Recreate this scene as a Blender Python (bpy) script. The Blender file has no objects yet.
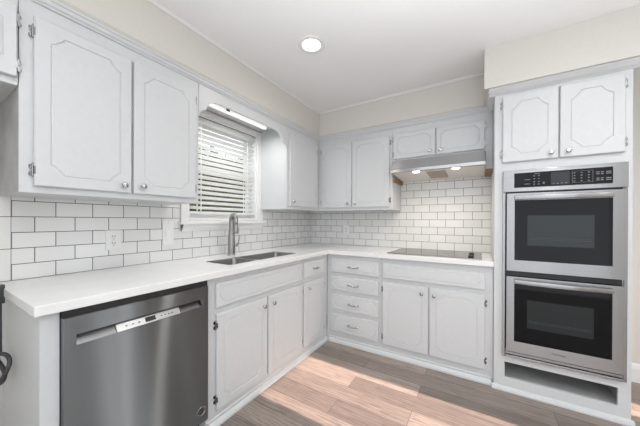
import bpy, bmesh, math, random
from mathutils import Vector, Matrix
random.seed(7)
sc = bpy.context.scene
C = sc.collection
R = math.radians

# ---------------------------------------------------------------- camera, world, light
# world axes: x to the right along the back wall, y negative towards the camera, z up; corner of the room at 0,0
CAM = (1.942, -2.9347, 1.2108); YAW, PITCH, ROLL = R(31.358), R(-.16), R(.203)
fw = Vector((-math.sin(YAW)*math.cos(PITCH), math.cos(YAW)*math.cos(PITCH), math.sin(PITCH)))
r0 = Vector((math.cos(YAW), math.sin(YAW), 0)); u0 = r0.cross(fw)
rt = r0*math.cos(ROLL) + u0*math.sin(ROLL); up = -r0*math.sin(ROLL) + u0*math.cos(ROLL)
cd = bpy.data.cameras.new('camera'); cam = bpy.data.objects.new('camera', cd); C.objects.link(cam)
cd.sensor_width = 36; cd.lens = 261.6/640*36; cd.shift_y = 8.34/640; cd.clip_start = .02
m = Matrix.Identity(4)
for i, v in enumerate((rt, up, -fw)):
    for k in range(3): m[k][i] = v[k]
m.translation = CAM; cam.matrix_world = m
sc.camera = cam

w = bpy.data.worlds.new('sky'); sc.world = w; w.use_nodes = True
bg = w.node_tree.nodes['Background']; bg.inputs[0].default_value = (.91, .955, 1, 1); bg.inputs[1].default_value = 1.9

sd = bpy.data.lights.new('sun', 'SUN'); sd.energy = 12; sd.angle = R(.6); sd.color = (1, .77, .67)
sun = bpy.data.objects.new('sun', sd); C.objects.link(sun)
sun.rotation_euler = Vector((-1, 0, -.68)).to_track_quat('-Z', 'Y').to_euler(); sun.location = (8, -1.3, 5)

ad = bpy.data.lights.new('ceiling_fill', 'AREA'); ad.shape = 'RECTANGLE'; ad.size = 1.8; ad.size_y = 1.2; ad.spread = R(95); ad.energy = 38; ad.color = (.96, .98, 1)
al = bpy.data.objects.new('ceiling_fill', ad); C.objects.link(al); al.location = (2.6, -2.7, .6); al.rotation_euler = (R(180), 0, 0)  # unseen area light, added facing up to brighten the ceiling

sc.view_settings.view_transform = 'Standard'; sc.view_settings.look = 'None'
sc.view_settings.exposure = 0.13; sc.view_settings.gamma = 1

# ---------------------------------------------------------------- materials
def mat(name, col, rough=.5, metal=0, spec=.5, emit=None, es=0, coat=0):
    m = bpy.data.materials.new(name); m.use_nodes = True
    b = m.node_tree.nodes['Principled BSDF']
    b.inputs['Base Color'].default_value = (*col, 1); b.inputs['Roughness'].default_value = rough
    b.inputs['Metallic'].default_value = metal; b.inputs['Specular IOR Level'].default_value = spec
    b.inputs['Coat Weight'].default_value = coat
    if emit: b.inputs['Emission Color'].default_value = (*emit, 1); b.inputs['Emission Strength'].default_value = es
    return m
def N(m, t, **kw):
    n = m.node_tree.nodes.new(t)
    for k, v in kw.items():
        if hasattr(n, k): setattr(n, k, v)
        else: n.inputs[k].default_value = v
    return n
def L(m, a, b): m.node_tree.links.new(a, b)
def bsdf(m): return m.node_tree.nodes['Principled BSDF']
def ramp(m, fac, stops):
    n = N(m, 'ShaderNodeValToRGB'); e = n.color_ramp.elements
    while len(e) < len(stops): e.new(.5)
    for i, (p, c) in enumerate(stops): e[i].position = p; e[i].color = (*c, 1)
    L(m, fac, n.inputs[0]); return n.outputs[0]
def noisy(m, scale, a, b, bump=0, stretch=(1, 1, 1), detail=4):
    tc = N(m, 'ShaderNodeTexCoord'); mp = N(m, 'ShaderNodeMapping'); mp.inputs['Scale'].default_value = stretch
    L(m, tc.outputs['Object'], mp.inputs[0]); n = N(m, 'ShaderNodeTexNoise'); n.inputs['Scale'].default_value = scale; n.inputs['Detail'].default_value = detail
    L(m, mp.outputs[0], n.inputs['Vector'])
    if a is not None: L(m, ramp(m, n.outputs[0], [(.3, a), (.7, b)]), bsdf(m).inputs['Base Color'])
    if bump:
        bp = N(m, 'ShaderNodeBump'); bp.inputs['Strength'].default_value = bump; bp.inputs['Distance'].default_value = .002
        L(m, n.outputs[0], bp.inputs['Height']); L(m, bp.outputs[0], bsdf(m).inputs['Normal'])
    return m
WHITE = noisy(mat('white_cabinet_paint', (.7, .71, .72), .34), 40, (.595, .608, .622), (.615, .628, .64), .05)
TRIMW = mat('white_trim_paint', (.80, .80, .80), .35)
BEIGE = noisy(mat('beige_wall_paint', (.6, .57, .53), .8), 60, (.67, .645, .605), (.69, .665, .625), .1)
CEIL = noisy(mat('ceiling_paint', (.78, .78, .79), .9), 90, (.86, .865, .87), (.885, .89, .895), .25)
QUARTZ = noisy(mat('white_quartz', (.8, .8, .8), .22), 9, (.76, .76, .765), (.80, .80, .80))
CHROME = mat('chrome', (.52, .52, .53), .14, 1)
HINGEM = mat('satin_chrome', (.36, .36, .37), .25, 1)
NICKEL = mat('brushed_nickel', (.34, .335, .33), .28, 1)
BLACK = mat('black_plastic', (.012, .012, .013), .4)
BGLASS = mat('black_glass', (.006, .006, .007), .05, spec=.2)
CGLASS = mat('cooktop_glass', (.035, .026, .02), .04); bsdf(CGLASS).inputs['IOR'].default_value = 3.8
WINGL = mat('oven_window_glass', (.022, .026, .027), .07, spec=.3)
DISP = mat('display_glass', (.004, .004, .012), .05)
ICON = mat('pale_print', (.22, .22, .23), .5)
DGREY = mat('dark_grey_plastic', (.05, .05, .055), .45)
PLATE = mat('white_plastic_plate', (.78, .78, .775), .3)
SLOT = mat('outlet_slot', (.06, .06, .06), .5)
WOOD = noisy(mat('raw_wood', (.35, .2, .1), .7), 12, (.22, .12, .06), (.42, .25, .13), stretch=(1, 8, 1))
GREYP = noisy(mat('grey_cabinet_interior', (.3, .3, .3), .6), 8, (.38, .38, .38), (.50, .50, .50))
TUBE = mat('fluorescent_diffuser', (.9, .9, .9), .5, emit=(1, .99, .97), es=.5)
LAMP = mat('lamp_lens', (1, 1, 1), .4, emit=(1, .97, .92), es=9)
HLAMP = mat('hood_lamp_lens', (1, 1, 1), .4, emit=(1, .9, .75), es=14)
LEAF = noisy(mat('leaf', (.06, .12, .04), .6), 6, (.018, .034, .016), (.05, .085, .035))
TWIG = mat('twig', (.012, .014, .008), .9)
GRASS = noisy(mat('lawn', (.1, .15, .05), .9), 5, (.04, .07, .03), (.08, .11, .05))
def steel(name, base, rough, st):
    m = mat(name, base, rough, 1)
    tc = N(m, 'ShaderNodeTexCoord'); mp = N(m, 'ShaderNodeMapping'); mp.inputs['Scale'].default_value = st
    L(m, tc.outputs['Object'], mp.inputs[0]); n = N(m, 'ShaderNodeTexNoise'); n.inputs['Scale'].default_value = 6; n.inputs['Detail'].default_value = 5
    L(m, mp.outputs[0], n.inputs['Vector'])
    L(m, ramp(m, n.outputs[0], [(.3, tuple(c*.96 for c in base)), (.7, tuple(min(1, c*1.04) for c in base))]), bsdf(m).inputs['Base Color'])
    vt = N(m, 'ShaderNodeVectorTransform', vector_type='VECTOR', convert_from='OBJECT', convert_to='WORLD'); vt.inputs[0].default_value = (0, 0, 1)
    L(m, vt.outputs[0], bsdf(m).inputs['Tangent']); bsdf(m).inputs['Anisotropic'].default_value = 1.0
    return m
STEEL = steel('brushed_stainless', (.33, .33, .335), .27, (.3, 30, 60))
HSTEEL = steel('hood_stainless', (.52, .52, .525), .3, (.3, 30, 60))
def brushed(name, base, rough):
    # horizontal brushing: the fine grooves fan reflections out vertically, as a few tilted anisotropic lobes
    m = mat(name, base, rough, 1); g = N(m, 'ShaderNodeNewGeometry'); prev = None; tot = 0
    for tilt, wt in ((-.35, .13), (-.12, .2), (.1, .22), (.34, .19), (.6, .15), (.9, .11)):
        ad_ = N(m, 'ShaderNodeVectorMath', operation='ADD'); L(m, g.outputs['Normal'], ad_.inputs[0]); ad_.inputs[1].default_value = (0, 0, tilt)
        nm = N(m, 'ShaderNodeVectorMath', operation='NORMALIZE'); L(m, ad_.outputs[0], nm.inputs[0])
        gl = N(m, 'ShaderNodeBsdfAnisotropic'); gl.inputs['Color'].default_value = (*base, 1); gl.inputs['Roughness'].default_value = rough; gl.inputs['Anisotropy'].default_value = .86
        tv = N(m, 'ShaderNodeCombineXYZ'); tv.inputs[1].default_value = 1
        L(m, tv.outputs[0], gl.inputs['Tangent']); L(m, nm.outputs[0], gl.inputs['Normal']); tot += wt
        if prev is None: prev = gl.outputs[0]
        else:
            mx = N(m, 'ShaderNodeMixShader'); mx.inputs[0].default_value = wt/tot; L(m, prev, mx.inputs[1]); L(m, gl.outputs[0], mx.inputs[2]); prev = mx.outputs[0]
    L(m, prev, m.node_tree.nodes['Material Output'].inputs[0])
    return m
STEELD = brushed('dishwasher_stainless', (.25, .26, .27), .33)
SLIT = steel('handle_stainless', (.34, .34, .345), .24, (.3, 30, 60))
SINKS = steel('sink_stainless', (.34, .335, .33), .28, (3, 3, 3))
BLIND = mat('white_blind', (.92, .92, .91), .5)
_tr = N(BLIND, 'ShaderNodeBsdfTranslucent'); _tr.inputs[0].default_value = (.95, .95, .94, 1); _mx = N(BLIND, 'ShaderNodeMixShader'); _mx.inputs[0].default_value = .6
L(BLIND, bsdf(BLIND).outputs[0], _mx.inputs[1]); L(BLIND, _tr.outputs[0], _mx.inputs[2]); L(BLIND, _mx.outputs[0], BLIND.node_tree.nodes['Material Output'].inputs[0])
GLASS = mat('window_glass', (1, 1, 1), 0); bsdf(GLASS).inputs['Transmission Weight'].default_value = 1; bsdf(GLASS).inputs['IOR'].default_value = 1.05

TW, TH = .1559, .0777
def tile_mat(name, ax, s0, grout):
    m = mat(name, (.78, .78, .77), .12)
    g = N(m, 'ShaderNodeNewGeometry'); sp = N(m, 'ShaderNodeSeparateXYZ'); L(m, g.outputs['Position'], sp.inputs[0])
    a = N(m, 'ShaderNodeMath', operation='ADD'); L(m, sp.outputs[ax], a.inputs[0]); a.inputs[1].default_value = -s0 + 40.5*TW
    z = N(m, 'ShaderNodeMath', operation='ADD'); L(m, sp.outputs[2], z.inputs[0]); z.inputs[1].default_value = -.914
    cb = N(m, 'ShaderNodeCombineXYZ'); L(m, a.outputs[0], cb.inputs[0]); L(m, z.outputs[0], cb.inputs[1])
    br = N(m, 'ShaderNodeTexBrick'); L(m, cb.outputs[0], br.inputs['Vector'])
    br.inputs['Scale'].default_value = 1; br.inputs['Brick Width'].default_value = TW; br.inputs['Row Height'].default_value = TH
    br.inputs['Mortar Size'].default_value = .0019; br.inputs['Mortar Smooth'].default_value = .1; br.inputs['Bias'].default_value = 0
    br.inputs['Color1'].default_value = (.73, .73, .72, 1); br.inputs['Color2'].default_value = (.79, .79, .78, 1); br.inputs['Mortar'].default_value = (*grout, 1)
    L(m, br.outputs['Color'], bsdf(m).inputs['Base Color'])
    bp = N(m, 'ShaderNodeBump'); bp.invert = True; bp.inputs['Strength'].default_value = .5; bp.inputs['Distance'].default_value = .002
    L(m, br.outputs['Fac'], bp.inputs['Height']); L(m, bp.outputs[0], bsdf(m).inputs['Normal'])
    mx = N(m, 'ShaderNodeMath', operation='MULTIPLY_ADD'); mx.inputs[1].default_value = .6; mx.inputs[2].default_value = .14
    L(m, br.outputs['Fac'], mx.inputs[0]); L(m, mx.outputs[0], bsdf(m).inputs['Roughness'])
    return m
TILE_L = tile_mat('subway_tile_left', 1, -2.6306, (.10, .10, .10))
TILE_B = tile_mat('subway_tile_back', 0, .0137, (.13, .13, .13))
TILE1 = mat('end_tile', (.76, .76, .75), .14); GROUT = mat('grout', (.10, .10, .10), .8)

def floor_mat():
    m = mat('wood_plank_floor', (.3, .25, .2), .42)
    tc = N(m, 'ShaderNodeTexCoord'); mp = N(m, 'ShaderNodeMapping'); mp.inputs['Location'].default_value = (3.3, 10.02, 0)
    L(m, tc.outputs['Object'], mp.inputs[0])
    br = N(m, 'ShaderNodeTexBrick'); L(m, mp.outputs[0], br.inputs['Vector']); br.offset = .37
    br.inputs['Scale'].default_value = 1; br.inputs['Brick Width'].default_value = 1.22; br.inputs['Row Height'].default_value = .152
    br.inputs['Mortar Size'].default_value = .0013; br.inputs['Mortar Smooth'].default_value = .2
    br.inputs['Color1'].default_value = (.0, .0, .0, 1); br.inputs['Color2'].default_value = (1, 1, 1, 1); br.inputs['Mortar'].default_value = (.5, .5, .5, 1)
    # each plank its own grain offset
    off = N(m, 'ShaderNodeVectorMath', operation='MULTIPLY_ADD'); L(m, br.outputs['Color'], off.inputs[0]); off.inputs[1].default_value = (7, 3, 5); L(m, mp.outputs[0], off.inputs[2])
    st = N(m, 'ShaderNodeMapping'); st.inputs['Scale'].default_value = (2.0, 15, 1); L(m, off.outputs[0], st.inputs[0])
    n = N(m, 'ShaderNodeTexNoise'); n.inputs['Scale'].default_value = 2.6; n.inputs['Detail'].default_value = 9; n.inputs['Roughness'].default_value = .68; n.inputs['Distortion'].default_value = 1.3
    L(m, st.outputs[0], n.inputs['Vector'])
    wv = N(m, 'ShaderNodeTexWave'); wv.bands_direction = 'Y'; wv.inputs['Scale'].default_value = .9; wv.inputs['Distortion'].default_value = 9; wv.inputs['Detail'].default_value = 3; wv.inputs['Detail Scale'].default_value = 1.2
    L(m, st.outputs[0], wv.inputs['Vector'])
    mixg = N(m, 'ShaderNodeMix', data_type='FLOAT'); mixg.inputs[0].default_value = .16; L(m, n.outputs[0], mixg.inputs[2]); L(m, wv.outputs[1], mixg.inputs[3])
    c1 = ramp(m, mixg.outputs[0], [(.30, (.20, .163, .142)), (.48, (.315, .265, .235)), (.7, (.41, .355, .32))])
    hue = N(m, 'ShaderNodeMix', data_type='RGBA', blend_type='MULTIPLY'); hue.inputs[0].default_value = 1
    tone = ramp(m, br.outputs['Color'], [(0, (.46, .447, .45)), (.5, (.77, .755, .745)), (1, (1.04, 1.01, .98))])
    L(m, c1, hue.inputs[6]); L(m, tone, hue.inputs[7])
    mo = N(m, 'ShaderNodeMix', data_type='RGBA'); L(m, br.outputs['Fac'], mo.inputs[0]); L(m, hue.outputs[2], mo.inputs[6]); mo.inputs[7].default_value = (.06, .045, .04, 1)
    L(m, mo.outputs[2], bsdf(m).inputs['Base Color'])
    bp = N(m, 'ShaderNodeBump'); bp.inputs['Strength'].default_value = .25; bp.inputs['Distance'].default_value = .001
    L(m, n.outputs[0], bp.inputs['Height']); L(m, bp.outputs[0], bsdf(m).inputs['Normal'])
    return m
FLOOR = floor_mat()

# ---------------------------------------------------------------- mesh helpers
class MB:
    def __init__(s): s.b = bmesh.new()
    def box(s, x0, x1, y0, y1, z0, z1, bev=0):
        t = bmesh.new()
        bmesh.ops.create_cube(t, size=1)
        for v in t.verts: v.co = Vector(((x0+x1)/2 + v.co.x*abs(x1-x0), (y0+y1)/2 + v.co.y*abs(y1-y0), (z0+z1)/2 + v.co.z*abs(z1-z0)))
        if bev: bmesh.ops.bevel(t, geom=t.edges[:], offset=bev, segments=2, affect='EDGES', profile=.5)
        s.add(t); return s
    def add(s, t, mx=None):
        if mx is not None: t.transform(mx)
        me = bpy.data.meshes.new('tmp'); t.to_mesh(me); t.free(); s.b.from_mesh(me); bpy.data.meshes.remove(me)
    def lathe(s, prof, c=(0, 0, 0), axis='Z', seg=24):
        t = bmesh.new(); rings = []
        for r, h in prof:
            rings.append([t.verts.new((r*math.cos(2*math.pi*k/seg), r*math.sin(2*math.pi*k/seg), h)) for k in range(seg)])
        for a, b in zip(rings, rings[1:]):
            for k in range(seg): t.faces.new((a[k], a[(k+1) % seg], b[(k+1) % seg], b[k]))
        t.faces.new(rings[0][::-1]); t.faces.new(rings[-1])
        rot = {'Z': Matrix.Identity(4), 'Y-': Matrix.Rotation(R(90), 4, 'X'), 'X': Matrix.Rotation(R(90), 4, 'Y'), 'Z-': Matrix.Rotation(R(180), 4, 'X')}[axis]
        s.add(t, Matrix.Translation(c) @ rot); return s
    def tube(s, pts, rad, seg=12, closed=False):
        t = bmesh.new(); P = [Vector(p) for p in pts]; n = len(P); rings = []
        rr = rad if isinstance(rad, (list, tuple)) else [rad]*n
        ref = None
        for i in range(n):
            if closed: d = P[(i+1) % n] - P[i-1]
            else: d = P[min(i+1, n-1)] - P[max(i-1, 0)]
            d.normalize()
            if ref is None:
                ref = Vector((0, 0, 1)) if abs(d.z) < .9 else Vector((0, 1, 0))
            u = (ref - d*ref.dot(d)).normalized(); v = d.cross(u); ref = u
            rings.append([t.verts.new(P[i] + (u*math.cos(2*math.pi*k/seg) + v*math.sin(2*math.pi*k/seg))*rr[i]) for k in range(seg)])
        for i in range(n if closed else n-1):
            a, b = rings[i], rings[(i+1) % n]
            for k in range(seg): t.faces.new((a[k], a[(k+1) % seg], b[(k+1) % seg], b[k]))
        if not closed: t.faces.new(rings[0][::-1]); t.faces.new(rings[-1])
        s.add(t); return s
    def prism(s, poly, a, b, plane='YZ'):
        # extrude polygon between a and b along the remaining axis
        t = bmesh.new()
        f = {'YZ': lambda p, e: (e, p[0], p[1]), 'XZ': lambda p, e: (p[0], e, p[1]), 'XY': lambda p, e: (p[0], p[1], e)}[plane]
        A = [t.verts.new(f(p, a)) for p in poly]; B = [t.verts.new(f(p, b)) for p in poly]
        t.faces.new(A[::-1]); t.faces.new(B)
        for i in range(len(poly)): t.faces.new((A[i], A[(i+1) % len(poly)], B[(i+1) % len(poly)], B[i]))
        bmesh.ops.triangulate(t, faces=[q for q in t.faces if len(q.verts) > 4])
        s.add(t); return s
    def build(s, name, m, parent=None, smooth=False, bev=0, loc=None):
        bmesh.ops.recalc_face_normals(s.b, faces=s.b.faces[:])
        me = bpy.data.meshes.new(name); s.b.to_mesh(me); s.b.free(); me.materials.append(m)
        o = bpy.data.objects.new(name, me); C.objects.link(o)
        if smooth:
            for p in me.polygons: p.use_smooth = True
            if smooth == 'auto': me.set_sharp_from_angle(angle=R(35))
        if bev:
            md = o.modifiers.new('bevel', 'BEVEL'); md.width = bev; md.segments = 2; md.limit_method = 'ANGLE'
        if parent: o.parent = parent
        if loc: o.location = loc
        return o
def struct(o):
    o['kind'] = 'structure'; return o
def tag(o, label, cat, group=None):
    o['label'] = label; o['category'] = cat
    if group: o['group'] = group
    return o
def thing(name, label, cat, loc, rz=0, group=None):
    o = bpy.data.objects.new(name, None); C.objects.link(o); o.location = loc; o.rotation_euler = (0, 0, rz); o.empty_display_size = .1
    return tag(o, label, cat, group)

# ---------------------------------------------------------------- structure
HC = 2.4546; UF = .352; XR = 3.7; DR = 4.3
struct(MB().box(-.15, XR+.15, -DR, .15, -.12, 0).build('floor', FLOOR))
struct(MB().box(-.15, XR+.15, -DR, .15, HC, HC+.12).build('ceiling', CEIL))
WD0, WD1, WZ0, WZ1 = .985, 1.735, 1.215, 2.075     # window hole
wl = MB().box(-.15, 0, -DR, -WD1, 0, HC).box(-.15, 0, -WD0, .15, 0, HC).box(-.15, 0, -WD1, -WD0, 0, WZ0).box(-.15, 0, -WD1, -WD0, WZ1, HC)
wall_left = struct(wl.build('wall_left', BEIGE))
wall_back = struct(MB().box(0, XR, 0, .15, 0, HC).build('wall_back', BEIGE))
# unseen right wall; its openings added to shape sun patch and dishwasher streak
rw = MB().box(XR, XR+.15, -DR, -1.6, 0, HC).box(XR, XR+.15, -1.0, -.52, 0, HC).box(XR, XR+.15, -.36, 0, 0, HC)
rw.box(XR, XR+.15, -1.6, -1.0, 2.175, HC).box(XR, XR+.15, -.52, -.36, 2.05, HC).box(XR, XR+.15, -.52, -.36, 0, .25)
struct(rw.build('wall_right', BEIGE))
struct(MB().box(0, .80, -3.72, -3.58, 0, HC).build('shade_wall', BEIGE))  # unseen wall added to keep rear light off the cabinet end
# soffits above the cabinets
struct(MB().box(0, .3486, -3.6, 0, 2.145, HC).build('soffit_left', BEIGE))
struct(MB().box(.3486, 1.968, -.3486, 0, 2.145, HC).build('soffit_back', BEIGE))
struct(MB().box(1.968, 2.76, -.703, 0, 2.165, HC).build('soffit_right', BEIGE))
# baseboard on the wall beyond the oven cabinet
bb = MB().prism([(0, 0), (-.016, 0), (-.016, .10), (-.011, .125), (-.004, .14), (0, .14)], 2.72, XR, 'YZ')
struct(bb.build('baseboard_back', TRIMW))
# white trim between cabinets and soffit
def prof_strip(name, pts, a, b, plane): return struct(MB().prism(pts, a, b, plane).build(name, WHITE))
pp = [(0, 2.118), (.007, 2.118), (.010, 2.126), (.016, 2.130), (.016, 2.146), (.022, 2.150), (.022, 2.160), (-.003, 2.160), (-.003, 2.1455), (0, 2.1455)]
prof_strip('trim_1', [(UF+x, z) for x, z in pp], -3.6, -UF, 'XZ')
prof_strip('trim_2', [(-UF-x, z) for x, z in pp], UF, 2.033, 'YZ')
qp = [(-.001, 2.1605), (.004, 2.1605), (.020, 2.182), (.020, 2.187), (-.001, 2.190)]
struct(MB().prism([(.3486+x, z) for x, z in qp], -3.55, -.3686, 'XZ').build('trim_5', BEIGE))
struct(MB().prism([(-.3486-x, z) for x, z in qp], .3686, 1.967, 'YZ').build('trim_6', BEIGE))
struct(MB().prism([(.3476, HC-.016), (.3566, HC-.016), (.3646, HC-.004), (.3646, HC), (.3476, HC)], -3.57, -.3646, 'XZ').build('trim_7', TRIMW))
struct(MB().prism([(-.3476, HC-.016), (-.3566, HC-.016), (-.3646, HC-.004), (-.3646, HC), (-.3476, HC)], .3646, 1.967, 'YZ').build('trim_8', TRIMW))
# tile slabs
tl = MB().box(0, .006, -2.6306, -1.80, .914, 1.3225).box(0, .006, -1.80, -.913, .914, 1.13).box(0, .006, -.913, 0, .914, 1.3225)
tl.build('tile_backsplash', TILE_L, wall_left)
te = MB()
for k, (z0, z1) in enumerate(((.916, 1.067), (1.070, 1.223), (1.226, 1.3225))): te.box(0, .006, -2.708, -2.6325, z0, z1, .0008)
te.build('edge_tile_column', TILE1, wall_left)
MB().box(0, .003, -2.712, -2.629, .914, 1.3225).build('edge_grout', GROUT, wall_left)
tb = MB().box(0.006, 2.034, -.006, 0, .914, 1.66)
tb.build('tile_backsplash', TILE_B, wall_back)

# ---------------------------------------------------------------- window
win = struct(thing('window_1', '', '', (0, 0, 0))); del win['label']; del win['category']
wf = MB()
y0, y1 = -WD1, -WD0
wf.box(-.15, -.0, y0, y0+.02, WZ0, WZ1).box(-.15, 0, y1-.02, y1, WZ0, WZ1).box(-.15, 0, y0+.02, y1-.02, WZ1-.02, WZ1).box(-.15, 0, y0+.02, y1-.02, WZ0, WZ0+.015)
wf.build('window_jamb', TRIMW, win, bev=.001)
sa = MB()
for z0, z1, x in ((WZ0+.015, 1.66, -.10), (1.63, WZ1-.02, -.125)):
    sa.box(x-.015, x+.015, y0+.02, y0+.06, z0, z1).box(x-.015, x+.015, y1-.06, y1-.02, z0, z1).box(x-.015, x+.015, y0+.06, y1-.06, z0, z0+.04).box(x-.015, x+.015, y0+.06, y1-.06, z1-.035, z1)
sa.build('sash', TRIMW, win, bev=.002)
MB().box(-.102, -.099, y0+.06, y1-.06, WZ0+.055, 1.625).box(-.127, -.124, y0+.06, y1-.06, 1.67, WZ1-.055).build('pane', GLASS, win)
cs = MB()
cs.box(0, .016, y0-.055, y0+.004, 1.20, 2.11, .003).box(0, .016, y1-.004, y1+.068, 1.20, 2.11, .003).box(0, .016, y0+.004, y1-.004, WZ1-.004, 2.11, .003)
cs.build('casing', TRIMW, win)
MB().box(-.02, .05, -1.815, -.895, 1.178, 1.200, .004).build('window_stool', TRIMW, win)
MB().prism([(.0, 1.178), (.036, 1.178), (.030, 1.150), (.018, 1.128), (.0, 1.120)], -1.785, -.925, 'XZ').build('apron', TRIMW, win)
MB().prism([(.006, 1.177), (.040, 1.177), (.006, 1.125)], -1.789, -1.786, 'XZ').build('apron_end_bracket', mat('tarnished_bracket', (.2, .2, .2), .5), win)

bl = thing('window_blind', 'white horizontal slat blind hanging in the kitchen window over the sink', 'blind', (-.035, -1.36, 1.22))
hw = .35
MB().box(-.03, .03, -hw, hw, .785, .832, .003).build('headrail', BLIND, bl)
MB().box(.02, .034, -hw-.012, hw+.012, .8325, .839).build('headrail_gap_shade', BLACK, bl)  # black strip painted in for the shadowed gap above the headrail
sl = MB(); pitch = .0425
for i in range(17):
    z = .775 - i*pitch
    t = bmesh.new(); a = R(-22)
    rows = []
    for k in range(5):
        s = (k-2)/2*.025; c = .0022*(1-(k-2)**2/4)
        x = s*math.cos(a) - c*math.sin(a); zz = s*math.sin(a)*-1*-1; zz = -s*math.sin(a) + c*math.cos(a)
        rows.append([(x, -hw+.003, z+zz), (x, hw-.003, z+zz)])
    vt = [[t.verts.new(p) for p in r] for r in rows]; vb = [[t.verts.new((p[0], p[1], p[2]-.0026)) for p in r] for r in rows]
    for k in range(4):
        t.faces.new((vt[k][0], vt[k][1], vt[k+1][1], vt[k+1][0])); t.faces.new((vb[k][0], vb[k+1][0], vb[k+1][1], vb[k][1]))
        for e in (0, 1): t.faces.new((vt[k][e], vt[k+1][e], vb[k+1][e], vb[k][e]))
    for k in (0, 4): t.faces.new((vt[k][0], vb[k][0], vb[k][1], vt[k][1]))
    sl.add(t)
sl.build('slats', BLIND, bl)
MB().box(-.025, .025, -hw+.003, hw-.003, .045, .063, .004).build('bottom_rail', BLIND, bl)
for y in (-.25, .25):
    for x in (-.026, .026): MB().box(x-.001, x+.001, y-.004, y+.004, .06, .80).build('ladder_tape', BLIND, bl)

# casing around the added doorway, out of view on the right wall
d1 = struct(thing('added_doorway', '', '', (XR, -1.3, 0))); del d1['label']; del d1['category']
MB().box(-.02, 0, -.39, -.30, 0, 2.265).box(-.02, 0, .30, .39, 0, 2.265).box(-.02, 0, -.30, .30, 2.175, 2.265).build('added_casing', TRIMW, d1)

# ---------------------------------------------------------------- cabinetry
def panel(w, h, t=.019, ins=.05, cut=.035, flat=False):
    """door / drawer front: slab with a routed clipped-corner line. x 0..w, z 0..h, back y=0, front y=-t"""
    b = bmesh.new(); e = .004
    def ring(pts, y): return [b.verts.new((x, y, z)) for x, z in pts]
    rc = lambda i: [(i, i), (w-i, i), (w-i, h-i), (i, h-i)]
    back = ring(rc(0), 0); side = ring(rc(0), -t+e); fr = ring(rc(e), -t)
    b.faces.new(back)
    for A, B in ((back, side), (side, fr)):
        for k in range(4): b.faces.new((A[k], A[(k+1) % 4], B[(k+1) % 4], B[k]))
    if flat:
        b.faces.new(fr)
    else:
        def notched(i, y):
            q = cut; u_, v_ = .24*q, .94*q
            c = [(0, q), (u_, v_), (v_, u_), (q, 0)]
            pts = [(i+x, i+z) for x, z in c] + [(w-i-x, i+z) for x, z in reversed(c)] + [(w-i-x, h-i-z) for x, z in c] + [(i+x, h-i-z) for x, z in reversed(c)]
            return ring(pts, y)
        o1 = notched(ins, -t)
        for k in range(4):
            for j in range(3): b.faces.new((fr[k], o1[4*k+j+1], o1[4*k+j]))
            b.faces.new((fr[k], fr[(k+1) % 4], o1[(4*k+4) % 16], o1[4*k+3]))
        prev = o1
        for di, y in ((.0022, -t+.0034), (.0048, -t+.0010), (.0062, -t+.0008), (.0085, -t+.0002)):
            nx = notched(ins+di, y)
            for k in range(16): b.faces.new((prev[k], prev[(k+1) % 16], nx[(k+1) % 16], nx[k]))
            prev = nx
        b.faces.new(prev)
    bmesh.ops.recalc_face_normals(b, faces=b.faces[:])
    mb = MB(); mb.add(b); return mb
KNOB = [(.0055, 0), (.0055, .010), (.009, .014), (.0145, .018), (.0155, .022), (.012, .027), (.005, .029)]
def knob(parent, x, z, t=.019):
    return MB().lathe(KNOB, (x, -t, z), 'Y-', 20).build('knob', CHROME, parent, 'auto')
def pull(parent, x, z, t=.019, s=.062):
    mb = MB()
    for sx in (-1, 1): mb.lathe([(.009, 0), (.008, .004), (.005, .007), (.005, .02), (.007, .024), (.004, .027)], (x+sx*s*.72, -t, z), 'Y-', 14)
    pts = [(x + s*u, -t-.021-.006*math.cos(u*math.pi/2), z-.004*math.cos(u*math.pi/2)) for u in [k/6-1 for k in range(13)]]
    rr = [.0035+.003*(1-abs(k-6)/6) for k in range(13)]; mb.tube(pts, rr, 10)
    return mb.build('pull', CHROME, parent, 'auto')
def hinge(parent, x, z, side, t=.019):
    """side -1: frame is to the left of the door edge x"""
    mb = MB(); h = .026
    mb.lathe([(.0035, -h), (.0035, h)], (x+side*.003, -.010, z), 'Z', 10)
    for e in (-1, 1): mb.lathe([(.001, -.003), (.004, 0), (.001, .005)], (x+side*.003, -.010, z+e*h), 'Z', 10)
    # frame leaf with its pointed ends
    for e in (-1, 1):
        pl = [(x+side*.003, z+e*.003), (x+side*.010, z+e*.004), (x+side*.014, z+e*.011), (x+side*.010, z+e*.018), (x+side*.012, z+e*.024), (x+side*.003, z+e*.024)]
        mb.prism(pl, -.003, -.0005, 'XZ')
    mb.box(min(x, x-side*.004), max(x, x-side*.004), -t-.001, -.004, z-h*.6, z+h*.6)
    return mb.build('hinge', HINGEM, parent, 'auto')

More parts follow.
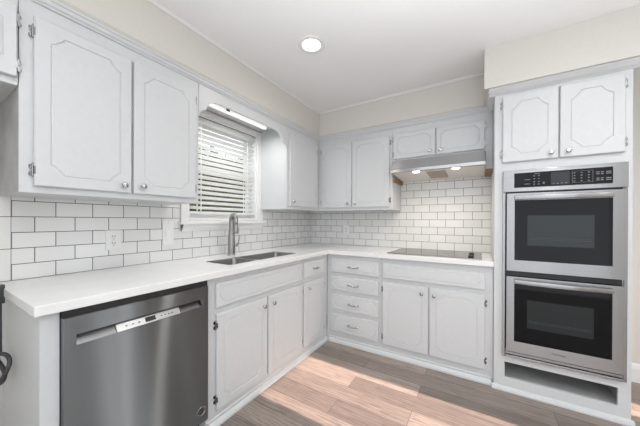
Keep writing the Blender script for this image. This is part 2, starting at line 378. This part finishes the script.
def cabinet(name, label, side, a, b, z0, z1, depth, doors=(), drawers=(), closed_top=True, group='kitchen cabinets', xa=0, xb=0, carcass=True, stiles=None, cat='cabinet'):
    """side 'L' left wall: a>b are distances from the back wall; side 'B': x positions. doors: (p0,p1,z0,z1,knob(p,z)|None,hinge side +1 right/-1 left/0)"""
    if side == 'L': root = thing(name, label, cat, (0.0, -a, z0), R(90), group); W = a-b; q = lambda p: a-p
    else: root = thing(name, label, cat, (a, 0, z0), 0, group); W = b-a; q = lambda p: p-a
    if side == 'L': yb = -.0065
    else: yb = -.0065
    H = z1-z0; t = .016; g = .0005
    if carcass:
        mb = MB()
        a0, a1 = g+xa, W-g+xb
        mb.box(a0, a0+t, -depth+.018, yb, 0, H).box(a1-t, a1, -depth+.018, yb, 0, H)
        mb.box(a0+t, a1-t, -depth+.018, yb, 0.0, t).box(a0+t, a1-t, yb-.006, yb, t, H)
        if closed_top: mb.box(a0+t, a1-t, -depth+.018, yb-.006, H-t, H)
        mb.build('body', WHITE, root, bev=.0007)
    MB().box(g, W-g, -depth, -depth+.018, 0, H).build('face_frame', WHITE, root, bev=.0015)
    for (p0, p1, za, zb, kn, hs) in doors:
        x0, x1 = sorted((q(p0), q(p1)))
        d = panel(x1-x0, zb-za, ins=.048 if zb-za > .4 else .036, cut=.042 if zb-za > .4 else .03).build('door', WHITE, root, loc=(x0, -depth-.0015, za-z0))
        if kn: knob(d, q(kn[0])-x0, kn[1]-za)
        if hs:
            hz = .065 if zb-za > .4 else .05
            hx = x1-x0 if hs > 0 else 0
            for zz in (hz, zb-za-hz): hinge(d, hx, zz, hs)
    for (p0, p1, za, zb, pl) in drawers:
        x0, x1 = sorted((q(p0), q(p1)))
        d = panel(x1-x0, zb-za, ins=.022, cut=.032).build('drawer_front', WHITE, root, loc=(x0, -depth-.0015, za-z0))
        if pl: pull(d, (x1-x0)/2, (zb-za)/2, s=pl)
    return root

BT, BB = 2.055, 1.352
# uppers on the left wall
cabinet('wall_cabinet', 'short white cabinet at the left edge of the photo, above the refrigerator gap', 'L', 3.56, 2.6675, 1.75, 2.1445, UF,
        doors=[(3.10, 2.672, 1.778, 2.06, None, 1), (3.54, 3.12, 1.778, 2.06, None, -1)])
cabinet('wall_cabinet', 'large two-door white upper cabinet left of the window above the dishwasher', 'L', 2.666, 1.875, 1.3225, 2.1445, UF,
        doors=[(2.626, 2.272, BB, BT, (2.31, 1.389), -1), (2.260, 1.904, BB, BT, (2.222, 1.392), 1)])
cabinet('wall_cabinet', 'single-door white upper cabinet right of the window, beside the corner', 'L', .946, UF+.001, 1.3225, 2.1445, UF,
        doors=[(.912, .418, BB, BT, (.875, 1.395), 1)])
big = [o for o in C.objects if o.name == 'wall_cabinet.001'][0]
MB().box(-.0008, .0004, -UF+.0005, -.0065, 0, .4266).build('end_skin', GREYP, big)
# uppers on the back wall
cabinet('wall_cabinet', 'two-door white upper cabinet on the back wall, left of the range hood', 'B', 0.008, 1.205, 1.3225, 2.1445, UF-.001,
        doors=[(.392, .770, BB, BT, (.728, 1.395), -1), (.778, 1.178, BB, BT, (.818, 1.392), 1)])
cabinet('wall_cabinet', 'short two-door white cabinet directly above the steel range hood', 'B', 1.206, 2.033, 1.795, 2.1445, UF-.001,
        doors=[(1.218, 1.596, 1.812, BT, (1.555, 1.85), -1), (1.606, 1.978, 1.812, BT, (1.645, 1.847), 1)])

# valance over the window
vp = [(-1.8735, 2.1445), (-1.8735, 1.90)]
curve = [(0, 1.90), (.012, 1.935), (.030, 1.950), (.050, 1.956), (.062, 1.985), (.085, 2.012), (.115, 2.030), (.16, 2.040)]
poly = [(-1.8735, 2.1445)] + [(-1.8735+.001+d, z) for d, z in curve] + [(-.9475-.001-d, z) for d, z in reversed(curve)] + [(-.9475, 2.1445)]
va = thing('window_valance', 'white scalloped valance board spanning the cabinets above the window', 'valance', (UF, -1.41, 1.9))
low = poly[1:-1]; o = bmesh.new(); fr_ = []
for y, z in low: fr_.append([o.verts.new((x, y+1.41, zz-1.9)) for x, zz in ((0, z), (0, 2.1445), (-.018, 2.1445), (-.018, z))])
for a, b in zip(fr_, fr_[1:]):
    for k in range(4): o.faces.new((a[k], a[(k+1) % 4], b[(k+1) % 4], b[k]))
o.faces.new(fr_[0]); o.faces.new(fr_[-1])
vb_ = MB(); vb_.add(o); vb_.build('valance_board', WHITE, va)
MB().box(-UF+.001, -.019, -.463, .463, .225, .2445).build('top_board', WHITE, va)
fx = thing('strip_light', 'white fluorescent strip light fixed behind the valance above the sink', 'light', (.235, -1.42, 2.124))
MB().box(-.035, .035, -.31, .31, -.035, 0, .004).build('housing', TRIMW, fx)
MB().tube([(0, -.30, -.052), (0, .30, -.052)], .018, 16).build('tube_cover', TUBE, fx, 'auto')
ld = bpy.data.lights.new('niche_fill', 'AREA'); ld.shape = 'RECTANGLE'; ld.size = .04; ld.size_y = .58; ld.energy = 3.0; ld.color = (1, .985, .96)  # added area light brightening the niche in place of window daylight
lo = bpy.data.objects.new('niche_fill', ld); C.objects.link(lo); lo.parent = fx; lo.location = (0, 0, -.0745)
MB().box(.026, .034, -.16, -.13, -.062, -.036).build('switch', DGREY, fx)

# tall oven cabinet
XO0, XO1, OD = 2.0345, 2.717, .645
oc = thing('oven_cabinet', 'tall white oven cabinet with two upper doors and an open slot below', 'cabinet', (XO0, 0, 0), 0, 'kitchen cabinets')
WO = XO1-XO0; H = 2.125
mb = MB().box(0, .018, -OD+.019, -.001, 0, H).box(WO-.018, WO, -OD+.019, -.001, 0, H).box(.018, WO-.018, -OD+.019, -.001, H-.018, H)
mb.box(.018, WO-.018, -OD+.019, -.001, 1.59, 1.608).box(.018, WO-.018, -OD+.019, -.001, .222, .240)
mb.build('body', WHITE, oc)
MB().box(.018, WO-.018, -OD+.019, -.02, .075, .088).box(.0185, .024, -OD+.02, -.02, .088, .2215).box(WO-.024, WO-.0185, -OD+.02, -.02, .088, .2215).box(.024, WO-.024, -.02, -.012, .088, .2215).build('slot_liner', GREYP, oc)
f = MB(); y0, y1 = -OD, -OD+.019
sx0, sx1 = .066, WO-.055
f.box(0, sx0, y0, y1, 0, H).box(sx1, WO, y0, y1, 0, H).box(sx0, sx1, y0, y1, 0, .096).box(sx0, sx1, y0, y1, .206, .268).box(sx0, sx1, y0, y1, 1.556, H)
f.build('face_frame', WHITE, oc)
for p0, p1, kx, hs in ((2.080, 2.380, 2.343, -1), (2.388, 2.682, 2.428, 1)):
    d = panel(p1-p0, .468, ins=.05, cut=.05).build('door', WHITE, oc, loc=(p0-XO0, -OD-.0015, 1.628))
    knob(d, kx-p0, .038)
    for zz in (.06, .468-.06): hinge(d, p1-p0 if hs > 0 else 0, zz, hs)
cr = MB()
cp = [(0, 2.118), (-.004, 2.118), (-.010, 2.126), (-.022, 2.134), (-.036, 2.150), (-.042, 2.155), (-.042, 2.1645), (0, 2.1645)]
cr.prism([(y-OD, z) for y, z in cp], -.036, WO+.038, 'YZ')
cr.prism([(y, z) for y, z in cp], -OD, -UF-.001, 'XZ')
cr.prism([(-y+WO, z) for y, z in cp], -OD, -.002, 'XZ')
cr.build('crown_molding', WHITE, oc)
MB().prism([(-OD, 0), (-OD-.018, 0), (-OD-.018, .012), (-OD-.012, .026), (-OD, .032)], -.012, WO+.012, 'YZ').build('base_molding', WHITE, oc)

# base cabinets
BF = .62; CT, CB = .914, .877
cabinet('base_cabinet', 'white sink base cabinet with two doors under a long false drawer front', 'L', 2.0065, 1.074, 0, CB-.001, BF, closed_top=False, xb=.085,
        doors=[(1.944, 1.522, .095, .660, (1.563, .603), -1), (1.507, 1.080, .095, .660, (1.463, .603), 1)],
        drawers=[(1.948, 1.092, .698, .842, 0)])
cabinet('base_cabinet', 'narrow white corner base cabinet with one drawer and one door', 'L', 1.073, .622, 0, CB-.001, BF, closed_top=True, xa=.085,
        doors=[(1.053, .712, .095, .660, (.992, .609), 1)], drawers=[(1.053, .712, .704, .842, .038)])
cabinet('base_cabinet', 'white base cabinet with a stack of four drawers, beside the corner', 'B', .6215, 1.183, 0, CB-.001, BF,
        drawers=[(.676, 1.164, .700, .828, .062), (.676, 1.164, .525, .658, .062), (.676, 1.164, .333, .482, .062), (.676, 1.164, .113, .292, .062)])
cabinet('base_cabinet', 'white two-door base cabinet below the black cooktop', 'B', 1.184, 2.0335, 0, CB-.001, BF, closed_top=False,
        doors=[(1.202, 1.586, .105, .662, (1.536, .608), -1), (1.594, 1.980, .105, .662, (1.632, .604), 1)],
        drawers=[(1.208, 1.980, .700, .828, 0)])
# shoe moulding
q = [(0, 0), (.020, 0), (.020, .014), (.013, .030), (.006, .036), (.006, .052), (0, .056)]
struct(MB().prism([(BF+x, z) for x, z in q], -2.0, -BF-.0, 'XZ').build('trim_3', WHITE))
struct(MB().prism([(-BF-x, z) for x, z in q], BF+.0205, 2.020, 'YZ').build('trim_4', WHITE))

ep = thing('end_panel', 'white painted end panel and stile left of the dishwasher', 'panel', (0, -2.662, 0))
MB().box(.0065, BF-.02, 0, .018, 0, CB-.001).build('side_panel', WHITE, ep)
MB().box(BF-.02, BF, 0, .052, 0, CB-.001).build('stile', WHITE, ep, bev=.0015)

# ---------------------------------------------------------------- worktop with sink cut-outs
SX0, SX1, SY0, SY1 = .262, .530, -1.765, -1.005
ct = MB(); CF = .655
def slab(x0, x1, y0, y1): ct.box(x0, x1, y0, y1, CB, CT)
t = bmesh.new()
xs = [.0065, SX0, SX1, CF, 2.0335]; ys = [-2.682, SY0, SY1, -CF, -.0065]
cells = set()
for i in range(3):
    for j in range(4):
        if not (i == 1 and j == 1): cells.add((i, j))
cells.add((3, 3))
V = {}
def vv(i, j, z):
    if (i, j, z) not in V: V[(i, j, z)] = t.verts.new((xs[i], ys[j], z))
    return V[(i, j, z)]
for (i, j) in cells:
    t.faces.new([vv(i, j, CT), vv(i+1, j, CT), vv(i+1, j+1, CT), vv(i, j+1, CT)])
    t.faces.new([vv(i, j+1, CB), vv(i+1, j+1, CB), vv(i+1, j, CB), vv(i, j, CB)])
    for (di, dj, e) in ((-1, 0, ((i, j), (i, j+1))), (1, 0, ((i+1, j), (i+1, j+1))), (0, -1, ((i, j), (i+1, j))), (0, 1, ((i, j+1), (i+1, j+1)))):
        if (i+di, j+dj) not in cells:
            p, r_ = e; t.faces.new([vv(*p, CB), vv(*r_, CB), vv(*r_, CT), vv(*p, CT)])
bmesh.ops.recalc_face_normals(t, faces=t.faces[:])
ct = MB(); ct.add(t)
tag(ct.build('countertop', QUARTZ, bev=.003), 'white quartz L-shaped countertop running around the corner', 'countertop')

sk = thing('kitchen_sink', 'stainless double-bowl sink set into the white countertop under the window', 'sink', ((SX0+SX1)/2, (SY0+SY1)/2, CT))
def bowl(x0, x1, y0, y1, z0, z1, t=.0015):
    b = bmesh.new(); n = 5; r_ = .035
    def rr(x0, x1, y0, y1, r, z):
        out = []
        for cx, cy, a0 in ((x1-r, y1-r, 0), (x0+r, y1-r, 90), (x0+r, y0+r, 180), (x1-r, y0+r, 270)):
            for k in range(n): a = R(a0+90*k/(n-1)); out.append(b.verts.new((cx+r*math.cos(a), cy+r*math.sin(a), z)))
        return out
    rings = [rr(x0-.006, x1+.006, y0-.006, y1+.006, .04, z1), rr(x0, x1, y0, y1, r_, z1), rr(x0+.002, x1-.002, y0+.002, y1-.002, r_, z1-.01), rr(x0+.008, x1-.008, y0+.008, y1-.008, r_, z0+.03), rr(x0+.035, x1-.035, y0+.035, y1-.035, .02, z0)]
    for A, B in zip(rings, rings[1:]):
        for k in range(len(A)): b.faces.new((A[k], A[(k+1) % len(A)], B[(k+1) % len(A)], B[k]))
    b.faces.new(rings[-1]); bmesh.ops.recalc_face_normals(b, faces=b.faces[:])
    mb = MB(); mb.add(b); return mb
hx = (SX1-SX0)/2; hy = (SY1-SY0)/2
ym = -1.49 - (SY0+SY1)/2
for ya, yb in ((-hy+.009, ym-.012), (ym+.012, hy-.009)):
    o = bowl(-hx+.009, hx-.009, ya, yb, -.21, -.004).build('bowl', SINKS, sk, True)
    md = o.modifiers.new('solid', 'SOLIDIFY'); md.thickness = .0015; md.offset = 1
    MB().lathe([(.04, 0), (.042, .003), (.03, .004), (.028, .001), (.01, .002)], (0, (ya+yb)/2, -.2085), 'Z', 24).build('drain', CHROME, o, 'auto')
MB().box(-hx+.001, hx-.001, ym-.008, ym+.008, -.05, -.003, .002).box(-hx+.0005, -hx+.004, -hy+.0005, hy-.0005, -.02, -.001).box(-hx+.004, hx-.0005, -hy+.0005, -hy+.004, -.02, -.001).box(-hx+.004, hx-.0005, hy-.004, hy-.0005, -.02, -.001).build('rim', SINKS, sk, 'auto')

fa = thing('kitchen_faucet', 'brushed nickel pull-down faucet standing behind the sink', 'faucet', (.135, -1.42, CT), R(-24))
MB().lathe([(.035, 0), (.035, .006), (.031, .010), (.031, .02), (.030, .12), (.026, .18), (.0235, .21)], (0, 0, 0), 'Z', 24).build('base', NICKEL, fa, 'auto')
pts = [(0, 0, .16)] + [(0, 0, .24)]
for k in range(0, 13):
    a = R(180 - k*15); pts.append((.062+.062*math.cos(a), -.0, .285+.055*math.sin(a)))
pts.append((.127, 0, .262))
rr = [.0235, .0225] + [.0215 - .0003*k for k in range(13)] + [.014]
MB().tube(pts, rr, 18).build('spout', NICKEL, fa, True)
MB().lathe([(.0135, 0), (.0145, .012), (.018, .03), (.019, .065), (.016, .075), (.012, .076)], (.127, 0, .264), 'Z-', 20).build('spray_head', NICKEL, fa, 'auto')
hd = MB().lathe([(.016, 0), (.016, .03), (.012, .038)], (.0, .02, .085), 'Y-', 16)
hd = MB(); hd.tube([(0, .018, .085), (0, .05, .085)], [.016, .015], 16); hd.tube([(0, .046, .085), (.004, .058, .10), (.008, .066, .165)], [.008, .0065, .005], 10)
hd.build('lever', NICKEL, fa, True)
MB().lathe([(.009, 0), (.008, .002)], (.0262, .0, .085), 'X', 12).build('badge', BLACK, fa)

# ---------------------------------------------------------------- dishwasher
dw = thing('dishwasher', 'dark brushed stainless dishwasher built in under the left end of the counter', 'dishwasher', (0, -2.6085, 0), R(90))
DW_W = .600; F = -.650
MB().box(.004, DW_W-.004, -.60, -.02, .10, .86).build('tub', DGREY, dw)
d = MB()
hx0, hx1, hz0, hz1 = .037, .566, .738, .779
for a in ((.003, DW_W-.003, .10, hz0), (.003, DW_W-.003, hz1, .845)): d.box(a[0], a[1], F, -.601, a[2], a[3])
d.box(.003, hx0, F, -.601, hz0, hz1).box(hx1, DW_W-.003, F, -.601, hz0, hz1)
d.build('door', STEELD, dw)
p = MB().prism([(-.601, hz0), (F+.004, hz0), (F+.040, hz1), (-.601, hz1)], hx0+.0005, hx1-.0005, 'YZ')
pk = p.build('handle_pocket', SLIT, dw)
MB().prism([(F+.002, hz0+.0), (F-.0005, hz0+.002), (F+.016, hz1-.010), (F+.030, hz1-.010)], .168, .438, 'YZ').build('control_strip', PLATE and mat('pale_metal_strip', (.5, .5, .51), .3, .8), dw)
MB().prism([(F+.006, .746), (F+.0010, .746), (F+.0128, .764), (F+.018, .764)], .278, .322, 'YZ').build('display', BLACK, dw)
ic = MB()
for x in (.20, .225, .25, .345, .362, .379, .396): ic.box(x, x+.005, F-.0002, F+.012, .754, .756)
ic.build('button_marks', DGREY, dw)
MB().box(.002, DW_W-.002, -.64, -.601, .8465, .874).build('top_gap_strip', BLACK, dw)
MB().box(.01, DW_W-.01, -.58, -.56, .0, .098).build('toe_kick', BLACK, dw)
# round badge with an oval swirl mark
bg_ = MB().lathe([(.026, 0), (.026, .002), (.024, .003), (.022, .0025), (.0215, .0018)], (.555, F, .168), 'Y-', 32)
bo = bg_.build('badge', CHROME, dw, 'auto')
k = MB(); 
k.tube([(.555+.017*math.cos(R(a)), F-.0026, .168+.013*math.sin(R(a))) for a in range(20, 330, 15)], .0022, 6)
k.tube([(.555+.008*math.cos(R(a)), F-.0026, .168+.009*math.sin(R(a))) for a in range(-140, 160, 20)], .0025, 6)
k.build('badge_mark', BLACK, bo)

# ---------------------------------------------------------------- double wall oven
ov = thing('double_wall_oven', 'stainless double wall oven with two black glass doors in the tall cabinet', 'oven', (2.0845, 0, 0))
OW = .610; OF = -.668
MB().box(.022, OW-.022, -.640, -.06, .275, 1.550).build('oven_body', DGREY, ov)
tr = MB().box(.0, .014, -.660, -.6462, .254, 1.414).box(OW-.014, OW, -.660, -.6462, .254, 1.414).box(.018, OW-.018, -.655, -.6462, .254, .30)
tr.build('side_trim', STEEL, ov)
MB().box(.018, OW-.018, -.672, -.655, .256, .272, .002).box(.018, OW-.018, -.664, -.655, .276, .292, .002).build('bottom_vent', STEEL, ov)
cp = MB().box(0, OW, OF, -.6462, 1.416, 1.567, .002).build('control_panel', STEEL, ov)
MB().box(.064, .544, OF-.003, OF-.0002, 1.444, 1.544, .001).build('touch_panel', BGLASS, cp)
MB().box(.258, .350, OF-.0045, OF-.0031, 1.452, 1.534).build('display', DISP, cp)
def marks(name, items, y, m, parent):
    mb = MB()
    for (x, z, w_, h_) in items: mb.box(x-w_/2, x+w_/2, y-.0006, y, z-h_/2, z+h_/2)
    return mb.build(name, m, parent)
it = []
for zc in (1.518, 1.498, 1.478, 1.462):
    for x in (.172, .196): it.append((x, zc, .009, .004))
it += [(.135, 1.495, .032, .003), (.135, 1.466, .032, .003), (.188, 1.532, .03, .003), (.222, 1.468, .008, .012)]
for x in (.372, .405, .438):
    for zc in (1.520, 1.503, 1.486, 1.468): it.append((x, zc, .008, .005))
it += [(.456, 1.495, .0015, .075), (.362, 1.495, .0015, .075), (.409, 1.531, .094, .0012), (.409, 1.459, .094, .0012)]
for x, w_ in ((.478, .014), (.497, .012), (.525, .022)):
    for zc in (1.516, 1.505, 1.478, 1.467): it.append((x, zc, w_, .0045))
for x in (.272, .292, .313, .333): it.append((x, 1.460, .010, .003))
marks('printed_legends', it, OF-.0046, ICON, cp)
def oven_door(z0, z1, badge):
    d = MB(); x0, x1 = .022, OW-.021; gx0, gx1 = .066, .542; gz0, gz1 = z0+.076, z1-.048
    d.box(x0, gx0, OF-.012, -.6462, z0, z1).box(gx1, x1, OF-.012, -.6462, z0, z1).box(gx0, gx1, OF-.012, -.6462, z0, gz0).box(gx0, gx1, OF-.012, -.6462, gz1, z1)
    o = d.build('oven_door', STEEL, ov)
    g = MB().box(gx0+.0005, gx1-.0005, OF-.010, -.6462, gz0+.0005, gz1-.0005).build('door_glass', BGLASS, o)
    MB().box(.137, .463, OF-.0108, OF-.0101, gz0+.105, gz1-.105).build('viewing_window', WINGL, g)
    rk = MB()
    for zz in (gz0+.145, gz0+.155): rk.box(.145, .455, OF-.0113, OF-.0109, zz, zz+.0012)
    rk.build('rack_line', DGREY, g)
    # bowed flat handle with two mounts
    hm = MB(); zc = z1-.030; n = 14; t = bmesh.new(); prev = None
    for k in range(n+1):
        u = k/n*2-1; x = (gx0+gx1)/2+u*(gx1-gx0)/2; y = OF-.030-.022*(1-u*u)
        r = [t.verts.new(p) for p in ((x, y, zc-.015), (x, y-.006, zc-.013), (x, y-.009, zc), (x, y-.006, zc+.013), (x, y, zc+.015))]
        if prev:
            for q_ in range(5): t.faces.new((prev[q_], prev[(q_+1) % 5], r[(q_+1) % 5], r[q_]))
        else: t.faces.new(r)
        prev = r
    t.faces.new(prev); bmesh.ops.recalc_face_normals(t, faces=t.faces[:]); hm.add(t)
    for x in (gx0+.006, gx1-.026): hm.box(x, x+.02, OF-.034, OF-.012, zc-.012, zc+.012)
    hm.build('handle', SLIT, o, 'auto')
    if badge:
        cu = bpy.data.curves.new('badge_lettering', 'FONT'); cu.body = 'Whirlpool'; cu.size = .017; cu.extrude = .0005; cu.align_x = 'CENTER'
        to = bpy.data.objects.new('badge_lettering', cu); C.objects.link(to)
        dg = bpy.context.evaluated_depsgraph_get(); me = bpy.data.meshes.new_from_object(to.evaluated_get(dg)); bpy.data.objects.remove(to)
        me.transform(Matrix.Translation((.300, OF-.0128, z0+.036)) @ Matrix.Rotation(R(90), 4, 'X')); me.materials.clear(); me.materials.append(DGREY)
        b = bpy.data.objects.new('badge_lettering', me); C.objects.link(b); b.parent = o
oven_door(.866, 1.404, False)
oven_door(.302, .826, True)
MB().box(.019, OW-.019, -.650, -.6462, .827, .865).build('gap_strip', BLACK, ov)
MB().box(.019, OW-.019, -.650, -.6462, 1.405, 1.4155).build('gap_strip', BLACK, ov)

# ---------------------------------------------------------------- range hood
HX0, HX1 = 1.222, 1.982
rh = thing('range_hood', 'slim stainless under-cabinet range hood lit from below over the cooktop', 'range hood', (HX0, 0, 1.62))
HW = HX1-HX0
yf = -.475
shell = [(-.0075, .172), (-.385, .172), (-.455, .085), (yf, .070), (yf, .045), (yf+.006, .040), (yf+.016, .040), (yf+.016, .060), (-.37, .160), (-.0075, .160)]
h = MB().prism(shell, .0, HW, 'YZ')
side = [(-.0075, .172), (-.385, .172), (-.455, .085), (yf, .070), (yf, .040), (-.0075, .005)]
h.prism(side, -.001, .004, 'YZ').prism(side, HW-.004, HW+.001, 'YZ')
h.build('hood_shell', HSTEEL, rh)
HP = mat('hood_underside_lit', (.80, .77, .72), .35)  # cream colour carries the bounce of the hood lamps
MB().prism([(yf+.018, .048), (yf+.018, .052), (-.0085, .022), (-.0085, .018)], .005, HW-.005, 'YZ').build('underside_panel', HP, rh)
fl = MB().prism([(-.38, .0435), (-.38, .039), (-.10, .020), (-.10, .024)], .30, .46, 'YZ').build('grease_filter', mat('warm_filter_mesh', (.42, .36, .28), .4, .6), rh)
bt = MB()
for k in range(5): bt.lathe([(.005, 0), (.005, .003)], (.30+.022*k, yf+.0035, .058), 'Y-', 10)
bt.build('control_button', DGREY, rh)
for x in (.22, .545):
    o = MB().lathe([(.028, 0), (.028, .004), (.02, .006)], (x, -.42, .044), 'Z-', 20).build('lamp', HLAMP, rh, 'auto')
    ld = bpy.data.lights.new('hood_light', 'SPOT'); ld.energy = 5.5; ld.color = (1, .84, .66); ld.shadow_soft_size = .03; ld.spot_size = R(150); ld.spot_blend = .8
    lo = bpy.data.objects.new('hood_light', ld); C.objects.link(lo); lo.parent = rh; lo.location = (x, -.42, .032)
wc = thing('wood_cleat', 'raw brown wood cleat under the left end of the range hood', 'wood cleat', (1.2065, 0, 1.60))
MB().box(0, .0145, -.345, -.0075, 0, .030).build('cleat', WOOD, wc)
wc = thing('wood_cleat', 'raw brown wood cleat under the right end of the range hood', 'wood cleat', (1.984, 0, 1.63))
MB().box(.0, .049, -.350, -.0075, 0, .018).build('cleat', WOOD, wc)
MB().box(.0, .049, -.350, -.0075, .0185, .164).build('filler_panel', WHITE, wc)['label'] = 'white filler panel'

# ---------------------------------------------------------------- cooktop
ck = thing('cooktop', 'black glass electric cooktop set in the counter below the range hood', 'cooktop', (1.225, -.585, CT))
CW, CDp = .735, .50
MB().box(0, CW, 0, CDp, .0005, .006, .0015).build('glass_top', CGLASS, ck)
bn = MB()
for x, y, r in ((.17, .14, .085), (.17, .36, .10), (.46, .14, .105), (.46, .37, .085)):
    for q_ in (r, r*.62): bn.tube([(x+q_*math.cos(R(a)), y+q_*math.sin(R(a)), .0055) for a in range(0, 360, 12)], .0009, 4, True)
bn.build('burner_ring', DGREY, ck)
for k in range(2):
    MB().lathe([(.021, 0), (.020, .010), (.017, .016), (.015, .017)], (CW-.075, .07+k*.20, .006), 'Z', 20).build('control_knob', BLACK, ck, 'auto')

# ---------------------------------------------------------------- outlets and switches
def plate(name, label, cat, loc, rz, kind, w_=.075, h_=.118):
    t = thing(name, label, cat, loc, rz, None)
    MB().box(-w_/2, w_/2, -.006, -.0002, 0, h_, .0015).build('cover_plate', PLATE, t)
    if kind == 'duplex':
        for z in (h_*.33, h_*.67):
            o = MB().lathe([(.016, 0), (.016, .0015), (.0145, .002)], (0, -.006, z), 'Y-', 20).build('receptacle', PLATE, t, 'auto')
            MB().box(-.008, -.005, -.0092, -.0075, z-.002, z+.008).box(.005, .008, -.0092, -.0075, z-.002, z+.008).box(-.002, .002, -.0092, -.0075, z-.011, z-.007).build('slots', SLOT, o)
    else:
        MB().box(-.017, .017, -.0095, -.0055, h_/2-.034, h_/2+.034, .001).build('rocker', TRIMW, t)
    MB().lathe([(.003, 0), (.003, .001)], (0, -.006, h_/2 if kind == 'duplex' else h_-.012), 'Y-', 10).build('screw', NICKEL, t)
    return t
plate('wall_outlet', 'white duplex outlet on the left tile wall above the dishwasher', 'outlet', (.0065, -2.218, 1.027), R(90), 'duplex', .082, .12)
plate('wall_switch', 'tall white rocker switch plate on the tiles just left of the window sill', 'switch', (.0065, -1.885, 1.030), R(90), 'rocker', .080, .175)
plate('wall_outlet', 'white duplex outlet on the back wall tiles near the corner', 'outlet', (.538, -.0065, 1.037), 0, 'duplex', .07, .118)

# ---------------------------------------------------------------- left edge: dark looped cord in the gap
cl = thing('power_cord', 'dark looped cord at the left edge beside the white end panel', 'cord', (.228, -2.69, .53))
MB().tube([(.005+.062*math.cos(R(a)), .012*math.sin(R(a*2)), .058+.058*math.sin(R(a))) for a in range(0, 360, 12)], .008, 8, True).build('loop', DGREY, cl, True)
MB().tube([(-.045, .0, .10), (-.05, .0, .20), (-.048, .0, .32)], .006, 8).box(-.06, -.030, -.014, .012, .32, .40, .003).build('plug', DGREY, cl, 'auto')

# ---------------------------------------------------------------- ceiling lights
def downlight(label, x, y):
    t = thing('recessed_light', label, 'ceiling light', (x, y, HC-.012), 0, 'recessed ceiling lights')
    mb = MB(); b = bmesh.new(); seg = 40; rings = []
    for r, z in ((.094, .0115), (.094, .002), (.090, 0), (.066, .001), (.060, .0075), (.060, .0115)):
        rings.append([b.verts.new((r*math.cos(2*math.pi*k/seg), r*math.sin(2*math.pi*k/seg), z)) for k in range(seg)])
    for A, B in zip(rings, rings[1:]+rings[:1]):
        for k in range(seg): b.faces.new((A[k], A[(k+1) % seg], B[(k+1) % seg], B[k]))
    bmesh.ops.recalc_face_normals(b, faces=b.faces[:]); mb.add(b); mb.build('trim_ring', TRIMW, t, 'auto')
    MB().lathe([(.0595, .0), (.0595, .003)], (0, 0, .0075), 'Z', 40).build('lens', LAMP, t, 'auto')
    ld = bpy.data.lights.new('downlight', 'SPOT'); ld.energy = 17; ld.color = (1, .95, .88); ld.shadow_soft_size = .06; ld.spot_size = R(160); ld.spot_blend = 1
    lo = bpy.data.objects.new('downlight', ld); C.objects.link(lo); lo.parent = t; lo.location = (0, 0, -.002)
    return t
downlight('round recessed ceiling light glowing above the counter corner', .925, -1.39)
downlight('added unseen recessed light above the open floor in front of the double oven', 2.55, -1.45)  # out of view, added for light from above and a dishwasher streak
downlight('added unseen recessed light above the walkway by the right wall', 3.3, -1.43)  # out of view, added to draw a second streak on the dishwasher
downlight('added unseen recessed light behind the camera in line with the dishwasher', 1.0, -3.1)  # out of view, added for more light from above
downlight('added unseen recessed light behind the camera in line with the double oven', 2.5, -3.1)  # likewise an unseen lamp added to lift the room light

# ---------------------------------------------------------------- garden beyond the window
struct(MB().box(-9, -.16, -6, 7, -.35, -.25).build('garden_ground', GRASS))
hg = thing('hedge', 'leafy green hedge seen through the blind outside the window', 'hedge', (-4.6, 2.3, -.25))
core = MB(); cb = bmesh.new(); bmesh.ops.create_icosphere(cb, subdivisions=4, radius=1)
for v in cb.verts:
    n = v.co.normalized(); k = 1 + .12*math.sin(7*n.x+3*n.y)*math.cos(5*n.z) + .07*math.sin(17*n.y+4*n.z)
    v.co = Vector((n.x*.5*k, n.y*3.6*k, 1.55+n.z*1.65*k))
surf = [(v.co.copy(), v.co.normalized()) for v in cb.verts]
core.add(cb); core.build('branches', TWIG, hg)
lf = bmesh.new()
for k in range(16000):
    p, n = random.choice(surf); p = p*random.uniform(.98, 1.08) + Vector([random.gauss(0, .035) for _ in range(3)])
    if p.z < .02: continue
    d = Vector([random.uniform(-1, 1) for _ in range(3)]).normalized(); e = d.orthogonal().normalized(); s = random.uniform(.05, .09)
    vs = [lf.verts.new(p + q_) for q_ in (-d*s, e*s*.4+d*s*.1, d*s, -e*s*.4+d*s*.1)]
    lf.faces.new(vs)
fm = MB(); fm.add(lf); fm.build('leaves', LEAF, hg)
